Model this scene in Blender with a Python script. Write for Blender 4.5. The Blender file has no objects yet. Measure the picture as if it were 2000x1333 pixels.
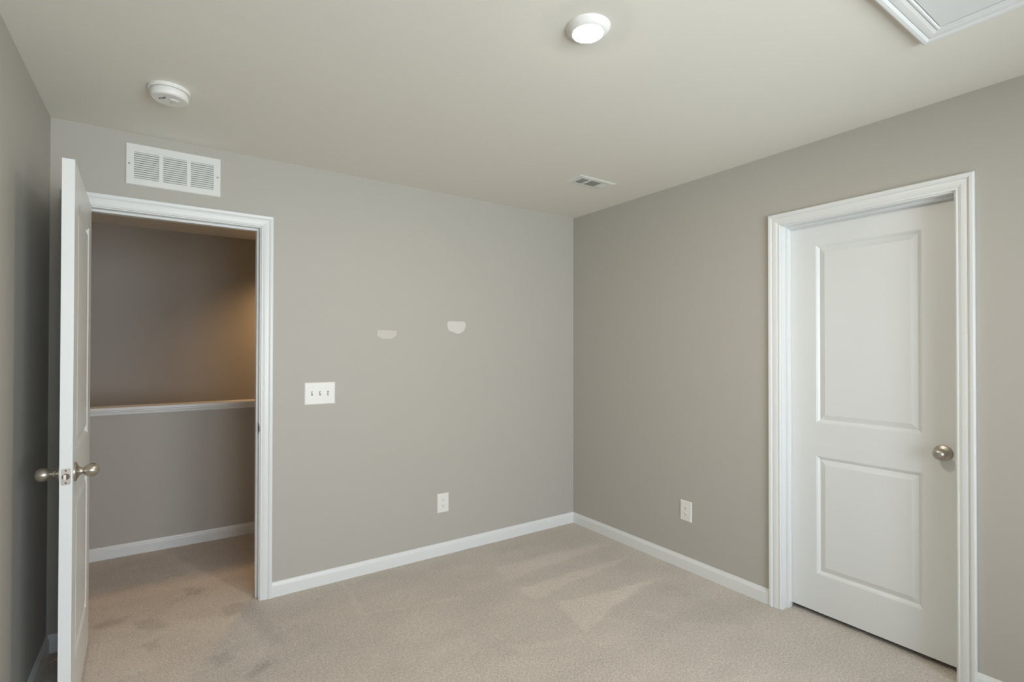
import bpy, bmesh, math, random
import numpy as np
from mathutils import Matrix, Vector

C = bpy.context.scene.collection
SC = bpy.context.scene
PI = math.pi

# ------------------------------------------------------------------ camera
F_PX, YAW, PITCH, ROLL = 992.055, math.radians(34.18886), math.radians(0.46613), math.radians(0.08408)
CAM = Vector((-2.72604, -3.09026, 1.37847))
fwd = Vector((math.sin(YAW)*math.cos(PITCH), math.cos(YAW)*math.cos(PITCH), math.sin(PITCH)))
r0 = Vector((math.cos(YAW), -math.sin(YAW), 0)); u0 = r0.cross(fwd)
rgt = (r0*math.cos(ROLL) + u0*math.sin(ROLL)).normalized(); up = rgt.cross(fwd)
cd = bpy.data.cameras.new('camera'); cam = bpy.data.objects.new('camera', cd); C.objects.link(cam)
cd.sensor_fit = 'HORIZONTAL'; cd.sensor_width = 36.0; cd.lens = F_PX/2000*36
cd.shift_x = 5.975/2000; cd.shift_y = 9.676/2000; cd.clip_start = 0.02
M = Matrix((rgt, up, -fwd)).transposed().to_4x4(); M.translation = CAM
cam.matrix_world = M
SC.camera = cam

# ------------------------------------------------------------------ daylight, exposure
H = 2.44; W = 3.16; REAR = -4.6
WX0, WX1, WZ0, WZ1 = -2.75, -0.62, 0.55, 2.12        # window behind the camera
SC.view_settings.view_transform = 'Standard'; SC.view_settings.look = 'None'
SC.view_settings.gamma = 1.0; SC.view_settings.use_curve_mapping = False
SC.view_settings.exposure = 2.02
SKY = 3.2
wd = bpy.data.worlds.new('sky'); SC.world = wd; wd.use_nodes = True
nt = wd.node_tree; nt.nodes.clear()
tc = nt.nodes.new('ShaderNodeTexCoord'); sp = nt.nodes.new('ShaderNodeSeparateXYZ')
rp = nt.nodes.new('ShaderNodeValToRGB'); mr = nt.nodes.new('ShaderNodeMapRange')
bg = nt.nodes.new('ShaderNodeBackground'); wo = nt.nodes.new('ShaderNodeOutputWorld')
mr.inputs['From Min'].default_value = -1; mr.inputs['From Max'].default_value = 1
e = rp.color_ramp.elements
e[0].position = 0.40; e[0].color = (1.13, 1.24, 1.32, 1)      # sunlit ground below the horizon
e[1].position = 0.52; e[1].color = (0.92, 1.01, 1.13, 1)       # overcast sky
x = e.new(1.0); x.color = (0.86, 1.0, 1.17, 1)
nt.links.new(tc.outputs['Generated'], sp.inputs[0]); nt.links.new(sp.outputs['Z'], mr.inputs['Value'])
nt.links.new(mr.outputs[0], rp.inputs[0]); nt.links.new(rp.outputs[0], bg.inputs['Color'])
bg.inputs['Strength'].default_value = SKY
nt.links.new(bg.outputs[0], wo.inputs[0])
pl = bpy.data.lights.new('window_portal', 'AREA'); po = bpy.data.objects.new('window_portal', pl); C.objects.link(po)
pl.shape = 'RECTANGLE'; pl.size = WX1-WX0; pl.size_y = WZ1-WZ0; pl.cycles.is_portal = True
po.location = ((WX0+WX1)/2, REAR-0.13, (WZ0+WZ1)/2); po.rotation_euler = (PI/2, 0, 0)
# warm downlight over the stairwell
sl = bpy.data.lights.new('stair_downlight', 'SPOT'); so = bpy.data.objects.new('stair_downlight', sl); C.objects.link(so)
sl.energy = 30; sl.color = (1.0, 0.60, 0.29); sl.spot_size = math.radians(138); sl.spot_blend = 0.7; sl.shadow_soft_size = 0.14
so.location = (-1.36, 1.98, 2.42)
# unseen warm fill added to lift the half wall, left of the doorway
hl = bpy.data.lights.new('hall_fill_light', 'SPOT'); ho = bpy.data.objects.new('hall_fill_light', hl); C.objects.link(ho)
hl.energy = 3; hl.color = (1.0, 0.66, 0.38); hl.spot_size = math.radians(120); hl.spot_blend = 0.8; hl.shadow_soft_size = 0.08
ho.location = (-3.75, 0.55, 2.42)

# ------------------------------------------------------------------ materials
def srgb(r, g, b):
    f = lambda c: (c/12.92 if c <= .04045 else ((c+.055)/1.055)**2.4)
    return (f(r/255), f(g/255), f(b/255), 1)
def mat(name, col, rough=.5, metal=0, spec=.5, bump=None, noise=None, aniso=0):
    m = bpy.data.materials.new(name); m.use_nodes = True
    t = m.node_tree; b = t.nodes['Principled BSDF']
    b.inputs['Base Color'].default_value = col; b.inputs['Roughness'].default_value = rough
    b.inputs['Metallic'].default_value = metal; b.inputs['Specular IOR Level'].default_value = spec
    if aniso: b.inputs['Anisotropic'].default_value = aniso
    g = t.nodes.new('ShaderNodeTexCoord')
    if noise:
        s, amt = noise
        n = t.nodes.new('ShaderNodeTexNoise'); n.inputs['Scale'].default_value = s; n.inputs['Detail'].default_value = 3
        mx = t.nodes.new('ShaderNodeMix'); mx.data_type = 'RGBA'
        mx.inputs[6].default_value = tuple(c*(1-amt) for c in col[:3])+(1,)
        mx.inputs[7].default_value = tuple(min(1, c*(1+amt)) for c in col[:3])+(1,)
        t.links.new(g.outputs['Object'], n.inputs['Vector']); t.links.new(n.outputs[0], mx.inputs[0])
        t.links.new(mx.outputs[2], b.inputs['Base Color'])
    if bump:
        s, st, d = bump
        n = t.nodes.new('ShaderNodeTexNoise'); n.inputs['Scale'].default_value = s; n.inputs['Detail'].default_value = 2
        bp = t.nodes.new('ShaderNodeBump'); bp.inputs['Strength'].default_value = st; bp.inputs['Distance'].default_value = d
        t.links.new(g.outputs['Object'], n.inputs['Vector']); t.links.new(n.outputs[0], bp.inputs['Height'])
        t.links.new(bp.outputs[0], b.inputs['Normal'])
    return m
WALL = mat('greige_wall_paint', srgb(184, 180, 171), .55, spec=.35, bump=(180, .12, .002), noise=(1.3, .012))
CEIL = mat('ceiling_paint', srgb(232, 229, 219), .85, spec=.2, bump=(150, .12, .002), noise=(1.1, .01))
TRIM = mat('white_trim_paint', srgb(229, 231, 229), .32, spec=.5, bump=(60, .05, .001))
DOOR = mat('white_door_paint', srgb(225, 227, 225), .38, spec=.5, bump=(90, .05, .001))
PLAST = mat('white_plastic', srgb(235, 234, 228), .35, spec=.5, noise=(40, .01))
VENTM = mat('white_enamel_metal', srgb(228, 230, 224), .4, spec=.5, noise=(30, .01))
DARK = mat('duct_metal', srgb(205, 205, 194), .8, noise=(30, .1))
SLOT = mat('dark_slot', srgb(40, 40, 38), .7, noise=(60, .1))
NICK = mat('satin_nickel', srgb(186, 179, 168), .36, metal=1, noise=(80, .05), aniso=.4)
BRONZ = mat('aged_steel', srgb(120, 96, 90), .4, metal=1, noise=(80, .1))
PATCH = mat('pale_patch', srgb(216, 213, 205), .8, noise=(30, .03))
PATCH2 = mat('faint_pale_patch', srgb(206, 201, 193), .8, noise=(30, .04))
GREY = mat('grey_shadow_gap', srgb(150, 150, 144), .7, noise=(40, .05))
RECESS = mat('duct_shadow', srgb(128, 130, 124), .8, noise=(30, .08))

def lens_material():
    m = bpy.data.materials.new('lit_diffuser'); m.use_nodes = True
    b = m.node_tree.nodes['Principled BSDF']; b.inputs['Base Color'].default_value = (.9, .88, .8, 1)
    b.inputs['Emission Color'].default_value = (1, .88, .71, 1); b.inputs['Emission Strength'].default_value = 150
    return m
LENS = lens_material()
def glass_material():
    m = bpy.data.materials.new('window_glass'); m.use_nodes = True
    t = m.node_tree; t.nodes.clear()
    o = t.nodes.new('ShaderNodeOutputMaterial'); a = t.nodes.new('ShaderNodeBsdfTransparent'); g = t.nodes.new('ShaderNodeBsdfGlossy')
    f = t.nodes.new('ShaderNodeFresnel'); x = t.nodes.new('ShaderNodeMixShader'); g.inputs['Roughness'].default_value = 0.02
    t.links.new(f.outputs[0], x.inputs[0]); t.links.new(a.outputs[0], x.inputs[1]); t.links.new(g.outputs[0], x.inputs[2]); t.links.new(x.outputs[0], o.inputs[0])
    return m
GLASS = glass_material()
def carpet_material():
    m = bpy.data.materials.new('beige_carpet'); m.use_nodes = True
    t = m.node_tree; b = t.nodes['Principled BSDF']; L = t.links.new
    b.inputs['Roughness'].default_value = .95; b.inputs['Specular IOR Level'].default_value = .1
    b.inputs['Sheen Weight'].default_value = .25; b.inputs['Sheen Roughness'].default_value = .5
    g = t.nodes.new('ShaderNodeTexCoord')
    def noise(s, d, r=.6):
        n = t.nodes.new('ShaderNodeTexNoise'); n.inputs['Scale'].default_value = s; n.inputs['Detail'].default_value = d
        n.inputs['Roughness'].default_value = r; L(g.outputs['Object'], n.inputs['Vector']); return n.outputs[0]
    tuft = noise(150, 4, .8); mott = noise(80, 3, .7); big = noise(5, 3)
    at = t.nodes.new('ShaderNodeAttribute'); at.attribute_name = 'nap'
    def madd(a, k, c):
        q = t.nodes.new('ShaderNodeMath'); q.operation = 'MULTIPLY_ADD'; L(a, q.inputs[0]); q.inputs[1].default_value = k
        if isinstance(c, float): q.inputs[2].default_value = c
        else: L(c, q.inputs[2])
        return q.outputs[0]
    v = madd(tuft, 1.9, -.95 + 1.0)
    v = madd(mott, .75, madd(v, 1., -.375)); v = madd(big, .16, madd(v, 1., -.08))
    v = madd(at.outputs['Fac'], 1.0, v)
    hs = t.nodes.new('ShaderNodeMix'); hs.data_type = 'RGBA'; hs.blend_type = 'MULTIPLY'; hs.inputs[0].default_value = 1
    hs.inputs[6].default_value = srgb(198, 188, 176)
    cb = t.nodes.new('ShaderNodeCombineColor')
    for i in range(3): L(v, cb.inputs[i])
    L(cb.outputs[0], hs.inputs[7]); L(hs.outputs[2], b.inputs['Base Color'])
    bp = t.nodes.new('ShaderNodeBump'); bp.inputs['Strength'].default_value = .6; bp.inputs['Distance'].default_value = .004
    L(tuft, bp.inputs['Height']); L(bp.outputs[0], b.inputs['Normal'])
    return m
CARPET = carpet_material()

# ------------------------------------------------------------------ mesh helpers
def obj(name, verts, faces, m, parent=None, smooth=False, mats=None, bevel=0):
    me = bpy.data.meshes.new(name); me.from_pydata([tuple(v) for v in verts], [], faces); me.update()
    bm = bmesh.new(); bm.from_mesh(me); bmesh.ops.remove_doubles(bm, verts=bm.verts, dist=1e-6)
    if bevel: bmesh.ops.bevel(bm, geom=bm.edges[:], offset=bevel, segments=2, affect='EDGES', clamp_overlap=True)
    bmesh.ops.recalc_face_normals(bm, faces=bm.faces); bm.to_mesh(me); bm.free()
    me.materials.append(m)
    if smooth:
        me.polygons.foreach_set('use_smooth', [True]*len(me.polygons))
        me.set_sharp_from_angle(angle=math.radians(40))
    o = bpy.data.objects.new(name, me); C.objects.link(o)
    if parent: o.parent = parent
    return o
class MB:
    def __init__(s): s.v = []; s.f = []
    def add(s, v, f):
        n = len(s.v); s.v += [tuple(q) for q in v]; s.f += [tuple(i+n for i in q) for q in f]; return s
    def box(s, x0, x1, y0, y1, z0, z1):
        return s.add([(x, y, z) for x in (x0, x1) for y in (y0, y1) for z in (z0, z1)],
                     [(0, 1, 3, 2), (4, 6, 7, 5), (0, 4, 5, 1), (2, 3, 7, 6), (0, 2, 6, 4), (1, 5, 7, 3)])
    def lathe(s, prof, n=40, M=None):
        """prof: (radius, height) pairs about local z"""
        v = []; f = []
        for r, h in prof:
            for i in range(n):
                a = 2*PI*i/n; p = Vector((r*math.cos(a), r*math.sin(a), h)); v.append(M @ p if M else p)
        for j in range(len(prof)-1):
            for i in range(n):
                k = (i+1) % n; f.append((j*n+i, j*n+k, (j+1)*n+k, (j+1)*n+i))
        f.append(tuple(range(n))); f.append(tuple((len(prof)-1)*n+i for i in range(n)))
        return s.add(v, f)
    def prism(s, pts, M, d0, d1):
        """polygon in local xy, extruded from z=d0 to d1"""
        n = len(pts); v = [M @ Vector((a, b, d)) for d in (d0, d1) for a, b in pts]
        return s.add(v, [tuple(range(n)), tuple(range(n, 2*n))]+[(i, (i+1) % n, n+(i+1) % n, n+i) for i in range(n)])
    def sweep(s, prof, path):
        """prof: list of ids, path: list of functions prof_point -> xyz; closed profile"""
        n = len(prof); v = [p(q) for p in path for q in prof]; f = []
        for j in range(len(path)-1):
            for i in range(n):
                k = (i+1) % n; f.append((j*n+i, j*n+k, (j+1)*n+k, (j+1)*n+i))
        f.append(tuple(range(n))); f.append(tuple((len(path)-1)*n+i for i in range(n)))
        return s.add(v, f)
    def build(s, name, m, parent=None, smooth=False, bevel=0): return obj(name, s.v, s.f, m, parent, smooth, bevel=bevel)
def frame_matrix(origin, xa, ya, za):
    m = Matrix((Vector(xa), Vector(ya), Vector(za))).transposed().to_4x4(); m.translation = Vector(origin); return m
def empty(name, loc, rz=0):
    o = bpy.data.objects.new(name, None); C.objects.link(o); o.location = loc; o.rotation_euler = (0, 0, rz); o.empty_display_size = .05
    return o
def tag(o, label, cat, group=None, kind=None):
    o['label'] = label; o['category'] = cat
    if group: o['group'] = group
    if kind: o['kind'] = kind
    return o
def structure(o, label, cat): return tag(o, label, cat, kind='structure')
def part_label(o, label): o['label'] = label; return o
def rounded(w, h, r, n=5):
    pts = []
    for cx, cy, a0 in ((w/2-r, h/2-r, 0), (-w/2+r, h/2-r, PI/2), (-w/2+r, -h/2+r, PI), (w/2-r, -h/2+r, 1.5*PI)):
        for i in range(n+1):
            a = a0+PI/2*i/n; pts.append((cx+r*math.cos(a), cy+r*math.sin(a)))
    return pts

# ------------------------------------------------------------------ floor: carpet with vacuum strokes and footprints
random.seed(4); rng = np.random.default_rng(4)
def value_noise(x, y, s, seed):
    r = np.random.default_rng(seed); g = r.random((256, 256))
    u = x*s+1000; v = y*s+1000; i = np.floor(u).astype(int); j = np.floor(v).astype(int); a = u-i; b = v-j
    a = a*a*(3-2*a); b = b*b*(3-2*b); i %= 255; j %= 255
    return (g[i, j]*(1-a)+g[i+1, j]*a)*(1-b)+(g[i, j+1]*(1-a)+g[i+1, j+1]*a)*b - .5
NAP = [  # strokes where the pile leans the other way: polygon on the floor, strength, softness
 ([(-.974,-.37),(-1.005,-.576),(-.729,-.536),(-.366,-.524),(-.109,-.486),(-.471,-.405)], .11, .035),
 ([(-1.026,-.699),(-1.013,-.851),(-.718,-.798),(-.322,-.761),(-.139,-.731),(-.427,-.707),(-.785,-.695)], .13, .03),
 ([(-.954,-.935),(-1.012,-1.239),(-.647,-1.13),(-.247,-1.044),(-.573,-1.005),(-.801,-.953)], .15, .025),
 ([(-1.403,-1.099),(-1.374,-1.203),(-1.017,-1.27),(-.966,-1.266),(-1.245,-1.197)], .08, .03),
 ([(-.601,-1.253),(-.638,-1.389),(-.572,-1.392),(-.554,-1.297)], .07, .03),
 ([(-2.621,.394),(-2.564,.399),(-2.51,.334),(-2.551,.264),(-2.609,.304)], -.18, .02),
 ([(-2.841,.096),(-2.762,.086),(-2.689,-.05),(-2.744,-.044),(-2.831,.025)], -.18, .03),
 ([(-3.017,.172),(-2.956,.218),(-2.885,.203),(-2.888,.117),(-2.979,.121)], -.18, .03),
 ([(-2.458,.021),(-2.365,.034),(-2.378,-.081),(-2.458,-.085)], -.18, .03),
 ([(-2.795,-.157),(-2.736,-.159),(-2.728,-.239),(-2.779,-.227)], -.18, .025),
 ([(-2.558,-.459),(-2.482,-.45),(-2.452,-.531),(-2.521,-.551)], -.18, .03),
 ([(-2.439,-.684),(-2.388,-.625),(-2.334,-.628),(-2.368,-.701),(-2.429,-.721)], -.18, .025),
 ([(-2.391,.051),(-2.305,-.007),(-2.234,-.517),(-2.297,-.494),(-2.38,-.172)], -.09, .04),
 ([(-1.85,-.008),(-1.825,-.019),(-1.838,-.457),(-1.343,-.578),(-1.364,-.616),(-1.872,-.469)], .08, .02),
 ([(-3.009,.084),(-2.88,.1),(-2.559,-.051),(-2.383,-.124),(-2.315,-.5),(-2.424,-.736),(-3.016,-.336)], .06, .06),
 ([(-.654,-1.137),(-.266,-1.06),(-.215,-1.41),(-.264,-1.682),(-.533,-1.46),(-.68,-1.401),(-.796,-1.22)], -.05, .06),
]
def poly_mask(px, py, poly, soft):
    inside = np.zeros(px.shape, bool); d = np.full(px.shape, 9.)
    n = len(poly)
    for i in range(n):
        (x0, y0), (x1, y1) = poly[i], poly[(i+1) % n]
        cond = (y0 > py) != (y1 > py)
        with np.errstate(divide='ignore', invalid='ignore'):
            xi = (x1-x0)*(py-y0)/(y1-y0+1e-12)+x0
        inside ^= cond & (px < xi)
        t = np.clip(((px-x0)*(x1-x0)+(py-y0)*(y1-y0))/((x1-x0)**2+(y1-y0)**2), 0, 1)
        d = np.minimum(d, np.hypot(px-x0-t*(x1-x0), py-y0-t*(y1-y0)))
    sd = np.where(inside, d, -d)
    q = np.clip(sd/soft+.5, 0, 1); return q*q*(3-2*q)
def make_floor():
    x0, x1, y0, y1, st = -4.3, 0.9, REAR-.1, 1.2, .01
    nx = int(round((x1-x0)/st))+1; ny = int(round((y1-y0)/st))+1
    X, Y = np.meshgrid(np.linspace(x0, x1, nx), np.linspace(y0, y1, ny), indexing='ij')
    px = X+.03*value_noise(X, Y, 14, 1)+.02*value_noise(X, Y, 55, 2); py = Y+.03*value_noise(X, Y, 14, 3)+.02*value_noise(X, Y, 55, 6)
    nap = .06*value_noise(X, Y, 3, 7)+.09*value_noise(X*.6, Y*1.6, 7, 8)
    for poly, s, soft in NAP: nap += s*poly_mask(px, py, poly, soft)
    Z = .0025*value_noise(X, Y, 70, 9)+.002*value_noise(X, Y, 25, 10) + .004*nap
    co = np.stack([X, Y, Z], -1).reshape(-1, 3)
    idx = np.arange(nx*ny).reshape(nx, ny)
    fc = np.stack([idx[:-1, :-1], idx[1:, :-1], idx[1:, 1:], idx[:-1, 1:]], -1).reshape(-1, 4)
    me = bpy.data.meshes.new('floor'); me.vertices.add(len(co)); me.vertices.foreach_set('co', co.ravel())
    me.loops.add(fc.size); me.loops.foreach_set('vertex_index', fc.ravel())
    me.polygons.add(len(fc)); me.polygons.foreach_set('loop_start', np.arange(0, fc.size, 4)); me.polygons.foreach_set('loop_total', np.full(len(fc), 4))
    me.update(); me.validate()
    a = me.attributes.new('nap', 'FLOAT', 'POINT'); a.data.foreach_set('value', nap.ravel().astype(np.float32))
    me.materials.append(CARPET); me.polygons.foreach_set('use_smooth', [True]*len(me.polygons))
    o = bpy.data.objects.new('floor', me); C.objects.link(o)
    return structure(o, 'beige cut pile carpet with vacuum strokes running through the doorway', 'floor')
make_floor()

# ------------------------------------------------------------------ room shell
T = .115
D1X0, D1X1, D1Z = -3.0585, -2.2840, 2.058            # casing inner edges, hall doorway
D2Y0, D2Y1, D2Z = -1.662, -2.389, 2.047              # casing inner edges, closet door
JT = .02
o = MB()
o.box(-4.3, D1X0-.015, 0, T, -.0, H).box(D1X1+.015, T, 0, T, 0, H).box(D1X0-.015, D1X1+.015, 0, T, D1Z+.015, H)
wall_back = structure(o.build('wall_back', WALL), 'greige wall with the open hall doorway, switch plate and two pale patches', 'wall')
def sp(name, pts, m, lab):
    Mx = frame_matrix((0, 0, 0), (1, 0, 0), (0, 0, 1), (0, -1, 0))
    q = MB().prism(pts, Mx, -.0005, .0009).build(name, m, wall_back); part_label(q, lab); return q
P1 = [(-1.6226, 1.5029), (-1.4942, 1.5019), (-1.4984, 1.469), (-1.5283, 1.4502), (-1.583, 1.4486), (-1.6224, 1.4649)]
P2 = [(-1.1331, 1.5666), (-1.1185, 1.5758), (-0.9991, 1.5754), (-0.9889, 1.549), (-1.004, 1.513), (-1.0342, 1.4924), (-1.0641, 1.4918), (-1.1232, 1.5125), (-1.133, 1.5405)]
sp('wall_patch', P1, PATCH2, 'faint pale patch, the left and lower of the two on the wall')  # both patches are thin shapes in a paler tone than the wall
sp('wall_patch', P2, PATCH, 'brighter half-moon pale patch, the right and upper of the two on the wall')
o = MB()
o.box(0, T, D2Y0+.015, 0, 0, H).box(0, T, REAR-T, D2Y1-.015, 0, H).box(0, T, D2Y1-.015, D2Y0+.015, D2Z+.015, H)
structure(o.build('wall_right', WALL), 'greige wall with the closed white door', 'wall')
structure(MB().box(-W-T, -W, REAR-T, 0, 0, H).build('wall_left', WALL), 'greige wall at the far left behind the open door', 'wall')
o = MB()
o.box(-W, WX0, REAR-T, REAR, 0, H).box(WX1, 0, REAR-T, REAR, 0, H).box(WX0, WX1, REAR-T, REAR, 0, WZ0).box(WX0, WX1, REAR-T, REAR, WZ1, H)
structure(o.build('wall_rear', WALL), 'greige wall behind the camera with the twin window', 'wall')
ceiling = structure(MB().box(-4.4, 1.0, REAR-T, 2.5, H, H+.1).build('ceiling', CEIL), 'flat pale beige painted ceiling', 'ceiling')
# closet behind the right-hand door
o = MB(); CX = .85
o.box(CX, CX+.05, -2.9, -1.1, 0, H).box(T, CX+.05, -1.1, -1.05, 0, H).box(T, CX+.05, -2.95, -2.9, 0, H)
structure(o.build('wall_closet', WALL), 'closet walls behind the closed white door', 'wall')
# hall: half wall, stairwell
HY = 1.168; FY = 2.355
structure(MB().box(-4.3, -.2, HY, HY+T, -1.5, .972).build('wall_hall', WALL), 'greige half wall across the hall seen through the doorway', 'wall')
o = MB()
o.box(-4.3, -.1, FY, FY+.1, -1.6, H).box(-4.4, -4.3, 0, FY+.1, -1.6, H).box(-.2, -.1, T, FY, -1.6, H)
structure(o.build('wall_stairwell', WALL), 'dim wall of the stairwell beyond the half wall', 'wall')
structure(MB().box(-4.3, -.1, HY, FY, -1.7, -1.6).build('floor_stairwell', CARPET), 'landing at the bottom of the stairwell', 'floor')
# downlight trim in the stairwell ceiling
dl = MB().lathe([(.085, H), (.085, H-.006), (.062, H-.010), (.055, H-.002), (.055, H-.001)], 32, Matrix.Translation((-1.36, 1.98, 0)))
dl.build('downlight_trim', PLAST, ceiling, True)
MB().lathe([(.085, H), (.085, H-.006), (.062, H-.010), (.055, H-.002), (.055, H-.001)], 32, Matrix.Translation((-3.75, .55, 0))).build('downlight_trim', PLAST, ceiling, True)  # unseen trim ring added to go with the hall fill

# ------------------------------------------------------------------ trim profiles
CASE = [(0, 0), (0, .008), (.003, .010), (.0075, .010), (.009, .0075), (.011, .009), (.020, .0115), (.030, .0125), (.0375, .0125), (.0395, .0105),
        (.0415, .0135), (.047, .0165), (.056, .0175), (.0595, .0165), (.061, .014), (.061, 0)]
BASE = [(0, 0), (.0125, 0), (.0125, .058), (.0115, .063), (.0085, .068), (.0065, .073), (.0055, .078), (.0035, .0815), (0, .0815)]
def base_run(mb, A, B, n):
    """baseboard from A to B (xy), n = direction into the room"""
    fn = lambda P: (lambda q: (P[0]+n[0]*q[0], P[1]+n[1]*q[0], q[1]))
    mb.sweep(BASE, [fn(A), fn(B)]); return mb
b = .0125
structure(base_run(base_run(MB(), (D1X1+.061, 0), (0, 0), (0, -1)), (-W, 0), (D1X0-.061, 0), (0, -1)).build('baseboard_back', TRIM),
          'white baseboard under the wall with the hall doorway', 'baseboard')
structure(base_run(base_run(MB(), (0, 0), (0, D2Y0+.061), (-1, 0)), (0, D2Y1-.061), (0, REAR), (-1, 0)).build('baseboard_right', TRIM),
          'white baseboard either side of the closed door', 'baseboard')
structure(base_run(MB(), (-W, REAR), (-W, 0), (1, 0)).build('baseboard_left', TRIM), 'white baseboard at the far left behind the open door', 'baseboard')
structure(base_run(MB(), (-W, REAR), (0, REAR), (0, 1)).build('baseboard_rear', TRIM), 'white baseboard behind the camera', 'baseboard')
structure(base_run(MB(), (-4.3, HY), (-.2, HY), (0, -1)).build('baseboard_hall', TRIM), 'white baseboard along the half wall in the hall', 'baseboard')

# casings: local x along the wall, z up, d out of the wall into the room
def casing(P, x0, x1, zt):
    """P(a, z, d) -> world; x0 < x1 along the wall"""
    path = [lambda q: P(x0-q[0], 0, q[1]), lambda q: P(x0-q[0], zt+q[0], q[1]), lambda q: P(x1+q[0], zt+q[0], q[1]), lambda q: P(x1+q[0], 0, q[1])]
    return MB().sweep(CASE, path)
Pb = lambda a, z, d: (a, -d, z)                 # back wall, room side
Pr = lambda a, z, d: (-d, -a, z)                # right wall, room side; a = -y
Ph = lambda a, z, d: (a, T+d, z)                # back wall, hall side
# --- hall doorway
tr1 = structure(casing(Pb, D1X0, D1X1, D1Z).build('trim_1', TRIM, None), 'white moulded casing around the open hall doorway', 'door casing')
J0, J1, JZ = D1X0+.005, D1X1-.005, D1Z-.005
MB().box(J0-JT, J0, 0, T, 0, JZ+JT).box(J1, J1+JT, 0, T, 0, JZ+JT).box(J0, J1, 0, T, JZ, JZ+JT).build('jamb', TRIM, tr1)
s0 = .038
MB().box(J0, J0+.011, s0, s0+.035, 0, JZ).box(J1-.011, J1, s0, s0+.035, 0, JZ).box(J0+.011, J1-.011, s0, s0+.035, JZ-.011, JZ).build('door_stop', TRIM, tr1, bevel=.0015)
casing(Ph, D1X0, D1X1, D1Z).build('hall_casing', TRIM, tr1)
# strike plate with its curved lip, on the latch-side jamb
st = MB().box(J1-.0012, J1+.0005, .004, .034, .915, .972)
lip = [(.004, -.018), (-.005, -.016), (-.0095, -.008), (-.0105, 0), (-.0095, .008), (-.005, .016), (.004, .018)]
st.prism(lip, frame_matrix((J1-.0004, 0, .944), (0, 1, 0), (0, 0, 1), (1, 0, 0)), -.001, .001)
sk = part_label(st.build('strike_plate', BRONZ, tr1), 'dark metal strike plate')
MB().box(J1-.0016, J1-.001, .011, .026, .930, .957).build('latch_hole', SLOT, sk)
# --- closet doorway
tr2 = structure(casing(Pr, -D2Y0, -D2Y1, D2Z).build('trim_2', TRIM), 'white moulded casing around the closed door', 'door casing')
K0, K1, KZ = -D2Y0+.005, -D2Y1-.005, D2Z-.005
def rbox(mb, a0, a1, d0, d1, z0, z1): return mb.box(d0, d1, -a1, -a0, z0, z1)
m_ = MB(); rbox(m_, K0-JT, K0, 0, T, 0, KZ+JT); rbox(m_, K1, K1+JT, 0, T, 0, KZ+JT); rbox(m_, K0, K1, 0, T, KZ, KZ+JT); m_.build('jamb', TRIM, tr2)
SX0, SX1 = .043, .0775
m_ = MB(); rbox(m_, K0, K0+.011, SX0, SX1, 0, KZ); rbox(m_, K1-.011, K1, SX0, SX1, 0, KZ); rbox(m_, K0+.011, K1-.011, SX0, SX1, KZ-.011, KZ); m_.build('door_stop', TRIM, tr2, bevel=.0015)
# --- cap on the half wall
CAPF = HY-.022; CAPB = HY+T+.022
cp = [(CAPF+.004, .972), (CAPF, .976), (CAPF, .990), (CAPF+.004, .994), (CAPB-.004, .994), (CAPB, .990), (CAPB, .976), (CAPB-.004, .972)]
tr3 = structure(MB().sweep(cp, [lambda q: (-4.3, q[0], q[1]), lambda q: (-.2, q[0], q[1])]).build('trim_3', TRIM), 'white cap board on top of the hall half wall', 'wall cap')
mo = [(HY, .972), (HY-.016, .972), (HY-.016, .966), (HY-.0125, .962), (HY-.010, .953), (HY-.0115, .949), (HY-.009, .944), (HY, .944)]
MB().sweep(mo, [lambda q: (-4.3, q[0], q[1]), lambda q: (-.2, q[0], q[1])]).build('cap_moulding', TRIM, tr3)

# ------------------------------------------------------------------ moulded two-panel doors
# local frame: x along the door from the hinge, y through its thickness, z up
PROF = [(0, 0), (.0025, .002), (.005, .0025), (.0145, .0108), (.0175, .0108), (.0415, .0018), (.043, .0018)]
def door_slab(name, w, z0, z1, t, panels, parent):
    mb = MB()
    for side in (0, 1):
        Y = (lambda d: d) if side == 0 else (lambda d: t-d)
        xs = [0, panels[0][0], panels[0][1], w]
        zs = [z0] + [c for p in sorted(panels, key=lambda p: p[2]) for c in (p[2], p[3])] + [z1]
        for i in range(3):
            for j in range(len(zs)-1):
                if i == 1 and j % 2 == 1: continue
                mb.add([(xs[i], Y(0), zs[j]), (xs[i+1], Y(0), zs[j]), (xs[i+1], Y(0), zs[j+1]), (xs[i], Y(0), zs[j+1])], [(0, 1, 2, 3)])
        for x0, x1, a0, a1 in panels:
            v = []; f = []
            for ins, d in PROF:
                v += [(x0+ins, Y(d), a0+ins), (x1-ins, Y(d), a0+ins), (x1-ins, Y(d), a1-ins), (x0+ins, Y(d), a1-ins)]
            for k in range(len(PROF)-1):
                for q in range(4): f.append((k*4+q, k*4+(q+1) % 4, k*4+4+(q+1) % 4, k*4+4+q))
            k = len(PROF)-1; f.append((k*4, k*4+1, k*4+2, k*4+3)); mb.add(v, f)
    zz = [z0] + [c for p in sorted(panels, key=lambda p: p[2]) for c in (p[2], p[3])] + [z1]
    xx = [0, panels[0][0], panels[0][1], w]
    for j in range(len(zz)-1):
        for x in (0, w): mb.add([(x, 0, zz[j]), (x, t, zz[j]), (x, t, zz[j+1]), (x, 0, zz[j+1])], [(0, 1, 2, 3)])
    for i in range(3):
        for z in (z0, z1): mb.add([(xx[i], 0, z), (xx[i+1], 0, z), (xx[i+1], t, z), (xx[i], t, z)], [(0, 1, 2, 3)])
    return mb.build(name, DOOR, parent)
ROSE = [(.0, 0), (.0345, 0), (.0345, .0045), (.0325, .0068), (.0255, .0088), (.0190, .0118), (.0150, .0155), (.0132, .0185), (.0132, .0195), (0, .0195)]
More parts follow.
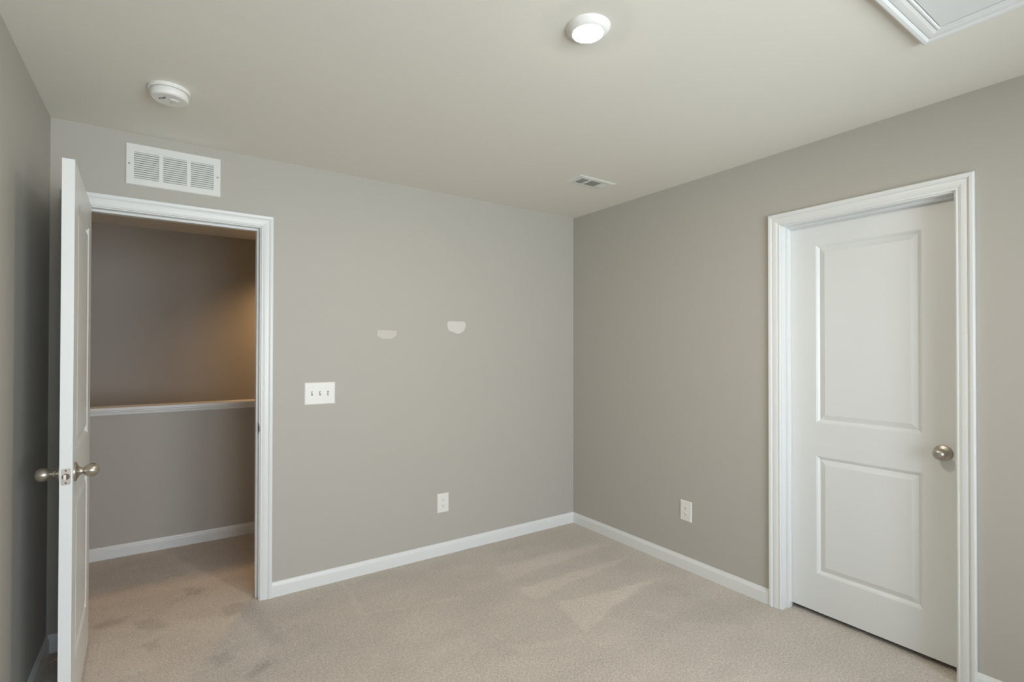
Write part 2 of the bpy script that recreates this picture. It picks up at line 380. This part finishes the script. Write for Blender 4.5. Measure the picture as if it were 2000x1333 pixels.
KNOB = [(0, .018), (.0116, .018), (.0116, .0215), (.0108, .0235), (.0125, .0265), (.0170, .0310), (.0212, .0365), (.0238, .0425), (.0245, .0480), (.0236, .0540),
        (.0212, .0605), (.0172, .0655), (.0112, .0688), (.005, .0702), (0, .0704)]
def knob(parent, x, y, z, sgn, lab):
    """sgn: outward direction along local y"""
    Mx = frame_matrix((x, y, z), (1, 0, 0), (0, 0, -sgn), (0, sgn, 0))
    k = MB().lathe(KNOB, 48, Mx).build('door_knob', NICK, parent, True); part_label(k, lab)
    MB().lathe(ROSE, 48, Mx).build('rosette', NICK, k, True)
    return k
TH = .035
def make_door(name, w, z0, z1, loc, rz, kz, both, lab, hinge_side):
    root = structure(empty(name, loc, rz), lab, 'door')
    s_ = .1335
    door_slab('door_slab', w, z0, z1, TH, [(s_, w-s_, .2235, .8315), (s_, w-s_, 1.0055, 1.925)], root)
    knob(root, w-.060, 0, kz, -1, 'egg-shaped satin nickel knob')
    knob(root, w-.060, TH, kz, 1, 'egg-shaped satin nickel knob')
    # latch plate on the free edge
    Mx = frame_matrix((w, TH/2, kz-.004), (0, 1, 0), (0, 0, 1), (1, 0, 0))
    lp = part_label(MB().prism(rounded(.0255, .0575, .005), Mx, -.001, .0008).build('latch_plate', NICK, root), 'rectangular nickel latch plate')
    MB().lathe([(.0112, .0006), (.0112, .0012), (.0092, .0013), (.0092, .0009)], 28, Mx).build('latch_ring', BRONZ, lp, True)
    MB().add([Mx @ Vector(q) for q in [(-.006, -.0085, .0008), (.006, -.0085, .0008), (.006, .0085, .0008), (-.006, .0085, .0008), (-.006, -.0085, .0105), (-.006, .0085, .0105), (.001, -.0085, .0095), (.001, .0085, .0095)]],
             [(0, 1, 2, 3), (0, 4, 5, 3), (4, 6, 7, 5), (6, 1, 2, 7), (0, 1, 6, 4), (3, 2, 7, 5)]).build('latch_bolt', NICK, lp)
    for q in (-.0215, .0215):
        MB().lathe([(.0033, .0007), (.0033, .0012), (.002, .0016)], 16, Mx @ Matrix.Translation((0, q, 0))).build('screw', BRONZ, lp, True)
    for hz in (.23, 1.03, 1.83):
        hg = MB().lathe([(.0055, hz-.044), (.0055, hz+.044)], 16, Matrix.Translation((-.001, hinge_side, 0)))
        hg.box(-.0018, .0002, min(hinge_side, TH/2), max(hinge_side, TH/2), hz-.044, hz+.044)
        part_label(hg.build('hinge', NICK, root, True), 'nickel butt hinge')
    return root
# door 1: hinged on the left jamb, swung into the room until it stands almost along the left wall
DW = .748; ang = math.radians(-90+1.76)
# local y=0 face is the side that shows the room when shut; once open it faces the left wall
door1 = make_door('door_1', DW, .014, 2.048, (-3.0465, -.0075, 0), ang, .938, True, 'open white two-panel door seen edge-on at the left, nickel knob each side', -.006)
# door 2: closed in the right wall
door2 = make_door('door_2', .713, .026, 2.040, (SX1+.001, D2Y0-.0075, 0), math.radians(-90), .934, True, 'closed white two-panel door in the right wall', TH+.006)

# ------------------------------------------------------------------ window behind the camera
win = structure(empty('window_1', ((WX0+WX1)/2, REAR, WZ0)), 'white twin double-hung window behind the camera', 'window')
def wpart(mb, name, m): 
    o_ = mb.build(name, m, win); o_.matrix_parent_inverse = Matrix.Translation(win.location).inverted(); return o_
fr = MB(); y0, y1 = REAR-.10, REAR-.03; mid = (WX0+WX1)/2
fr.box(WX0, WX0+.04, y0, y1, WZ0, WZ1).box(WX1-.04, WX1, y0, y1, WZ0, WZ1).box(mid-.04, mid+.04, y0, y1, WZ0, WZ1).box(WX0, WX1, y0, y1, WZ1-.04, WZ1).box(WX0, WX1, y0, y1, WZ0, WZ0+.04)
wpart(fr, 'window_frame', TRIM)
for a, c in ((WX0+.04, mid-.04), (mid+.04, WX1-.04)):
    for z0, z1, ys in ((WZ0+.04, (WZ0+WZ1)/2+.02, REAR-.055), ((WZ0+WZ1)/2-.02, WZ1-.04, REAR-.085)):
        q = MB().box(a, a+.035, ys, ys+.025, z0, z1).box(c-.035, c, ys, ys+.025, z0, z1).box(a+.035, c-.035, ys, ys+.025, z0, z0+.035).box(a+.035, c-.035, ys, ys+.025, z1-.035, z1)
        wpart(q, 'sash', TRIM)
        wpart(MB().box(a+.03, c-.03, ys+.011, ys+.014, z0+.03, z1-.03), 'pane', GLASS)
wpart(MB().box(WX0-.06, WX1+.06, REAR-.03, REAR+.045, WZ0-.02, WZ0), 'window_sill', TRIM)

# ------------------------------------------------------------------ things on the ceiling
# LED disc light
LX, LY = -1.578, -1.860
t = tag(empty('ceiling_light', (LX, LY, H)), 'small round lit white disc light on the ceiling', 'ceiling light')
MB().lathe([(.0, 0), (.073, 0), (.0725, -.003), (.070, -.006), (.061, -.0155), (.054, -.0195), (.0505, -.0205), (.0495, -.019), (.0, -.019)], 64).build('trim_ring', PLAST, t, True)
part_label(MB().lathe([(.0, -.0185), (.0492, -.0185), (.0480, -.0205), (.042, -.0225), (.030, -.0240), (.015, -.0248), (.0, -.025)], 64).build('lens', LENS, t, True), 'glowing warm white lens')
# smoke detector
t = tag(empty('smoke_detector', (-2.713, -.603, H)), 'round white smoke detector on the ceiling above the open door', 'smoke detector')
MB().lathe([(0, 0), (.0725, 0), (.0735, -.003), (.0735, -.011), (.071, -.0135), (.062, -.0135), (.062, -.018), (0, -.018)], 64).build('mounting_base', PLAST, t, True)
body = MB().lathe([(0, -.016), (.0655, -.016), (.067, -.0185), (.067, -.035), (.0645, -.0395), (.0610, -.0425), (.0585, -.0430), (.0585, -.0436), (0, -.0444)], 64).build('body', PLAST, t, True)
# features on the face: oval test button, sounder slots, lamp
# local axes on the face: e1 points to the right in the room, e2 towards the back wall
Fm = lambda a, b_, rz=0: Matrix.Translation((a, b_, -.0444)) @ Matrix.Rotation(rz, 4, 'Z') @ Matrix.Diagonal((1, 1, -1, 1))
ov = [(.0185*math.cos(2*PI*i/36), .012*math.sin(2*PI*i/36)) for i in range(36)]
bt = MB().prism(ov, Fm(.016, -.008, .3), 0, .0022).prism([(c*.82, d*.82) for c, d in ov], Fm(.016, -.008, .3), .0022, .0032)
bt.build('test_button', PLAST, body)
sl_ = MB()
for k in range(3): sl_.prism(rounded(.0042, .0095, .0015), Fm(-.0335+.0075*k, -.0015-.005*k, -.5), .0004, .0009)
part_label(sl_.build('sounder_slots', SLOT, body), 'three short black slots')
part_label(MB().prism(rounded(.0105, .003, .0012), Fm(-.0165, -.0215, -.45), .0004, .0009).build('indicator_slot', SLOT, body), 'one thin black slot')
MB().prism(rounded(.0008, .030, .0003), Fm(.006, .012, .2), .0, .0006).build('seam', RECESS, body)
# supply register
VX0, VX1, VY0, VY1 = -.651, -.348, -.8025, -.657
t = tag(empty('ceiling_register', ((VX0+VX1)/2, (VY0+VY1)/2, H)), 'white louvred air register on the ceiling near the corner', 'air vent')
w_, h_ = (VX1-VX0)/2, (VY1-VY0)/2
gx = [(-.1055, -.0525), (-.0285, .0545), (.0785, .1255)]; gy = .0365
fb = MB(); xs = [-w_, -.1055, -.0525, -.0285, .0545, .0785, .1255, w_]
# face plate: raised field with sloped border
for d0, d1, z0, z1 in ((0, .012, -.0006, -.005),):
    fb.add([(-w_, -h_, z0), (w_, -h_, z0), (w_, h_, z0), (-w_, h_, z0), (-w_+d1, -h_+d1, z1), (w_-d1, -h_+d1, z1), (w_-d1, h_-d1, z1), (-w_+d1, h_-d1, z1)],
           [(0, 1, 5, 4), (1, 2, 6, 5), (2, 3, 7, 6), (3, 0, 4, 7)])
zf = -.005; q = w_-.012; r_ = h_-.012
xx = [-q, gx[0][0], gx[0][1], gx[1][0], gx[1][1], gx[2][0], gx[2][1], q]
for i in range(7):
    if i % 2 == 0: fb.add([(xx[i], -r_, zf), (xx[i+1], -r_, zf), (xx[i+1], r_, zf), (xx[i], r_, zf)], [(0, 1, 2, 3)])
    else:
        for a, c in ((-r_, -gy), (gy, r_)): fb.add([(xx[i], a, zf), (xx[i+1], a, zf), (xx[i+1], c, zf), (xx[i], c, zf)], [(0, 1, 2, 3)])
fb.box(-w_, w_, -h_-.0, -h_+.0015, -.0025, 0)
fb.build('face_plate', VENTM, t)
MB().box(-.115, .135, -gy-.004, gy+.004, -.0012, -.0004).build('duct_opening', DARK, t)
for gi, (a, c) in enumerate(gx):
    lv = MB(); n = 6 if gi else 4; n = [5, 8, 5][gi]
    for k in range(n):
        xc = a+(c-a)*(k+.5)/n; s_ = .0055
        dx = s_*.75 if gi < 2 else -s_*.75
        lv.add([(xc-dx, -gy, -.0045), (xc+dx, -gy, -.0017), (xc+dx, gy, -.0017), (xc-dx, gy, -.0045),
                (xc-dx+.0008, -gy, -.0045), (xc+dx+.0008, -gy, -.0017), (xc+dx+.0008, gy, -.0017), (xc-dx+.0008, gy, -.0045)],
               [(0, 1, 2, 3), (4, 5, 6, 7), (0, 4, 7, 3), (1, 5, 6, 2), (0, 1, 5, 4), (3, 2, 6, 7)])
    lv.build('louver_bank', VENTM, t)
for a in (-.134, .140): MB().lathe([(.004, -.0045), (.004, -.0056), (.002, -.0066)], 16, Matrix.Translation((a, 0, 0))).build('screw', VENTM, t, True)
# attic hatch
HX1, HY1 = -.639, -2.516; HX0, HY0 = HX1-.57, HY1-.76
t = tag(empty('attic_hatch', ((HX0+HX1)/2, (HY0+HY1)/2, H)), 'white framed attic access panel in the ceiling near the right wall', 'attic hatch')
hw, hh = (HX1-HX0)/2, (HY1-HY0)/2
n = len(CASE); v = []; f = []
for sx, sy in ((-1, -1), (1, -1), (1, 1), (-1, 1)): v += [(sx*(hw+u_), sy*(hh+u_), -d) for u_, d in CASE]
for c in range(4):
    for i in range(n):
        k = (i+1) % n; d = (c+1) % 4; f.append((c*n+i, c*n+k, d*n+k, d*n+i))
MB().add(v, f).build('hatch_frame', TRIM, t)
MB().box(-hw+.002, hw-.002, -hh+.002, hh-.002, -.006, 0).build('hatch_panel', TRIM, t, bevel=.001)

# ------------------------------------------------------------------ things on the walls
# return-air grille over the hall doorway
GX0, GX1, GZ0, GZ1 = -2.8855, -2.482, 2.1875, 2.39
gxc, gzc = (GX0+GX1)/2, (GZ0+GZ1)/2
t = tag(empty('return_air_grille', (gxc, 0, gzc)), 'white three-column louvred return air grille above the hall doorway', 'air vent')
cols = [(-2.852-gxc, -2.751-gxc), (-2.734-gxc, -2.634-gxc), (-2.616-gxc, -2.5145-gxc)]; z0, z1 = 2.2205-gzc, 2.3495-gzc
w_, h_ = (GX1-GX0)/2, (GZ1-GZ0)/2; yf = -.008; bv = .004
fb = MB()
fb.add([(-w_, 0, -h_), (w_, 0, -h_), (w_, 0, h_), (-w_, 0, h_), (-w_, yf+bv, -h_), (w_, yf+bv, -h_), (w_, yf+bv, h_), (-w_, yf+bv, h_),
        (-w_+bv, yf, -h_+bv), (w_-bv, yf, -h_+bv), (w_-bv, yf, h_-bv), (-w_+bv, yf, h_-bv)],
       [(0, 1, 5, 4), (1, 2, 6, 5), (2, 3, 7, 6), (3, 0, 4, 7), (4, 5, 9, 8), (5, 6, 10, 9), (6, 7, 11, 10), (7, 4, 8, 11)])
xx = [-w_+bv]+[c for p in cols for c in p]+[w_-bv]
for i in range(7):
    if i % 2 == 0: fb.add([(xx[i], yf, -h_+bv), (xx[i+1], yf, -h_+bv), (xx[i+1], yf, h_-bv), (xx[i], yf, h_-bv)], [(0, 1, 2, 3)])
    else:
        for a, c in ((-h_+bv, z0), (z1, h_-bv)): fb.add([(xx[i], yf, a), (xx[i+1], yf, a), (xx[i+1], yf, c), (xx[i], yf, c)], [(0, 1, 2, 3)])
fb.build('face_plate', VENTM, t)
MB().box(cols[0][0]-.005, cols[2][1]+.005, -.0012, -.0002, z0-.005, z1+.005).build('duct_opening', RECESS, t)
for a, c in cols:
    lv = MB(); n = 12; p = (z1-z0)/n
    for k in range(n):
        zt = z1-p*k
        # stamped blade: leans out at the bottom
        zb = zt-p*.80
        lv.add([(a, -.0052, zt), (c, -.0052, zt), (c, -.0078, zb), (a, -.0078, zb),
                (a, -.0042, zt), (c, -.0042, zt), (c, -.0066, zb), (a, -.0066, zb)],
               [(0, 1, 2, 3), (4, 5, 6, 7), (0, 1, 5, 4), (2, 3, 7, 6), (0, 3, 7, 4), (1, 2, 6, 5)])
    lv.build('louver_bank', VENTM, t)
for a in (-w_+.014, w_-.014):
    s_ = MB().lathe([(.0042, 0), (.0042, .0010), (.002, .0018)], 18, frame_matrix((a, yf, 0), (1, 0, 0), (0, 0, 1), (0, -1, 0))).build('screw', GREY, t, True)

# wall plates: local x to the right when facing the plate, y up, z out of the wall
def plate_mesh(w, h, d=.0055, b=.005):
    mb = MB(); o_ = rounded(w, h, .003, 3); i_ = rounded(w-2*b, h-2*b, .003, 3); n = len(o_)
    v = [(x, y, 0) for x, y in o_]+[(x, y, d*.45) for x, y in o_]+[(x, y, d) for x, y in i_]
    f = [(k*n+i, k*n+(i+1) % n, k*n+n+(i+1) % n, k*n+n+i) for k in range(2) for i in range(n)]+[tuple(range(2*n, 3*n))]
    return mb.add(v, f)
def placed(o_, parent): o_.parent = parent; return o_
def wall_root(name, M_):
    e_ = empty(name, (0, 0, 0)); e_.matrix_world = M_; return e_
MB_back = lambda x, z: frame_matrix((x, 0, z), (1, 0, 0), (0, 0, 1), (0, -1, 0))
MB_right = lambda y, z: frame_matrix((0, y, z), (0, -1, 0), (0, 0, 1), (-1, 0, 0))
I4 = Matrix.Identity(4)
t = tag(wall_root('light_switch', MB_back(-1.9675, 1.1233)), 'white three-gang toggle switch plate beside the hall doorway', 'light switch')
plate_mesh(.1735, .1295).build('cover_plate', PLAST, t)
for k, xk in enumerate((-.0455, 0, .0455)):
    MB().prism(rounded(.0105, .0245, .001), Matrix.Translation((xk, 0, 0)), .005, .0057).build('toggle_slot', GREY, t)
    sg = 1 if k < 2 else -1
    Mt = Matrix.Translation((xk, 0, .004)) @ Matrix.Rotation(math.radians(-24*sg), 4, 'X')
    MB().add([Mt @ Vector(q) for q in [(-.0045, -.005, 0), (.0045, -.005, 0), (.0045, .005, 0), (-.0045, .005, 0), (-.0035, -.0032, .014), (.0035, -.0032, .014), (.0035, .0032, .014), (-.0035, .0032, .014)]],
             [(0, 1, 2, 3), (4, 5, 6, 7), (0, 1, 5, 4), (1, 2, 6, 5), (2, 3, 7, 6), (3, 0, 4, 7)]).build('toggle', PLAST, t, bevel=.0006)
    for zz in (-.030, .030): MB().lathe([(.0028, .0052), (.0028, .0060), (.0015, .0066)], 14, Matrix.Translation((xk, zz, 0))).build('screw', PLAST, t, True)
def outlet(M_, lab):
    t = tag(wall_root('power_outlet', M_), lab, 'power outlet', 'duplex outlets low on the walls')
    plate_mesh(.084, .1275).build('cover_plate', PLAST, t)
    for zc in (.0195, -.0195):
        pts = [(max(-.0165, min(.0165, .0178*math.cos(2*PI*i/40))), .0142*math.sin(2*PI*i/40)) for i in range(40)]
        r = MB().prism(pts, Matrix.Translation((0, zc, 0)), .005, .0072).build('receptacle', PLAST, t)
        s_ = MB()
        s_.prism(rounded(.0019, .0085, .0005, 2), Matrix.Translation((-.0063, zc+.003, 0)), .0070, .0074)
        s_.prism(rounded(.0019, .0070, .0005, 2), Matrix.Translation((.0063, zc+.003, 0)), .0070, .0074)
        s_.prism([(.0025*math.cos(2*PI*i/16), .0025*math.sin(2*PI*i/16)) for i in range(16)], Matrix.Translation((0, zc-.0062, 0)), .0070, .0074)
        s_.build('slots', SLOT, r)
    MB().lathe([(.003, .0052), (.003, .0060), (.0015, .0066)], 14, I4).build('screw', PLAST, t, True)
    return t
outlet(MB_back(-1.1635, .348), 'white duplex outlet on the wall with the switch plate, left of the corner')
outlet(MB_right(-1.066, .367), 'white duplex outlet on the wall between corner and closed door')
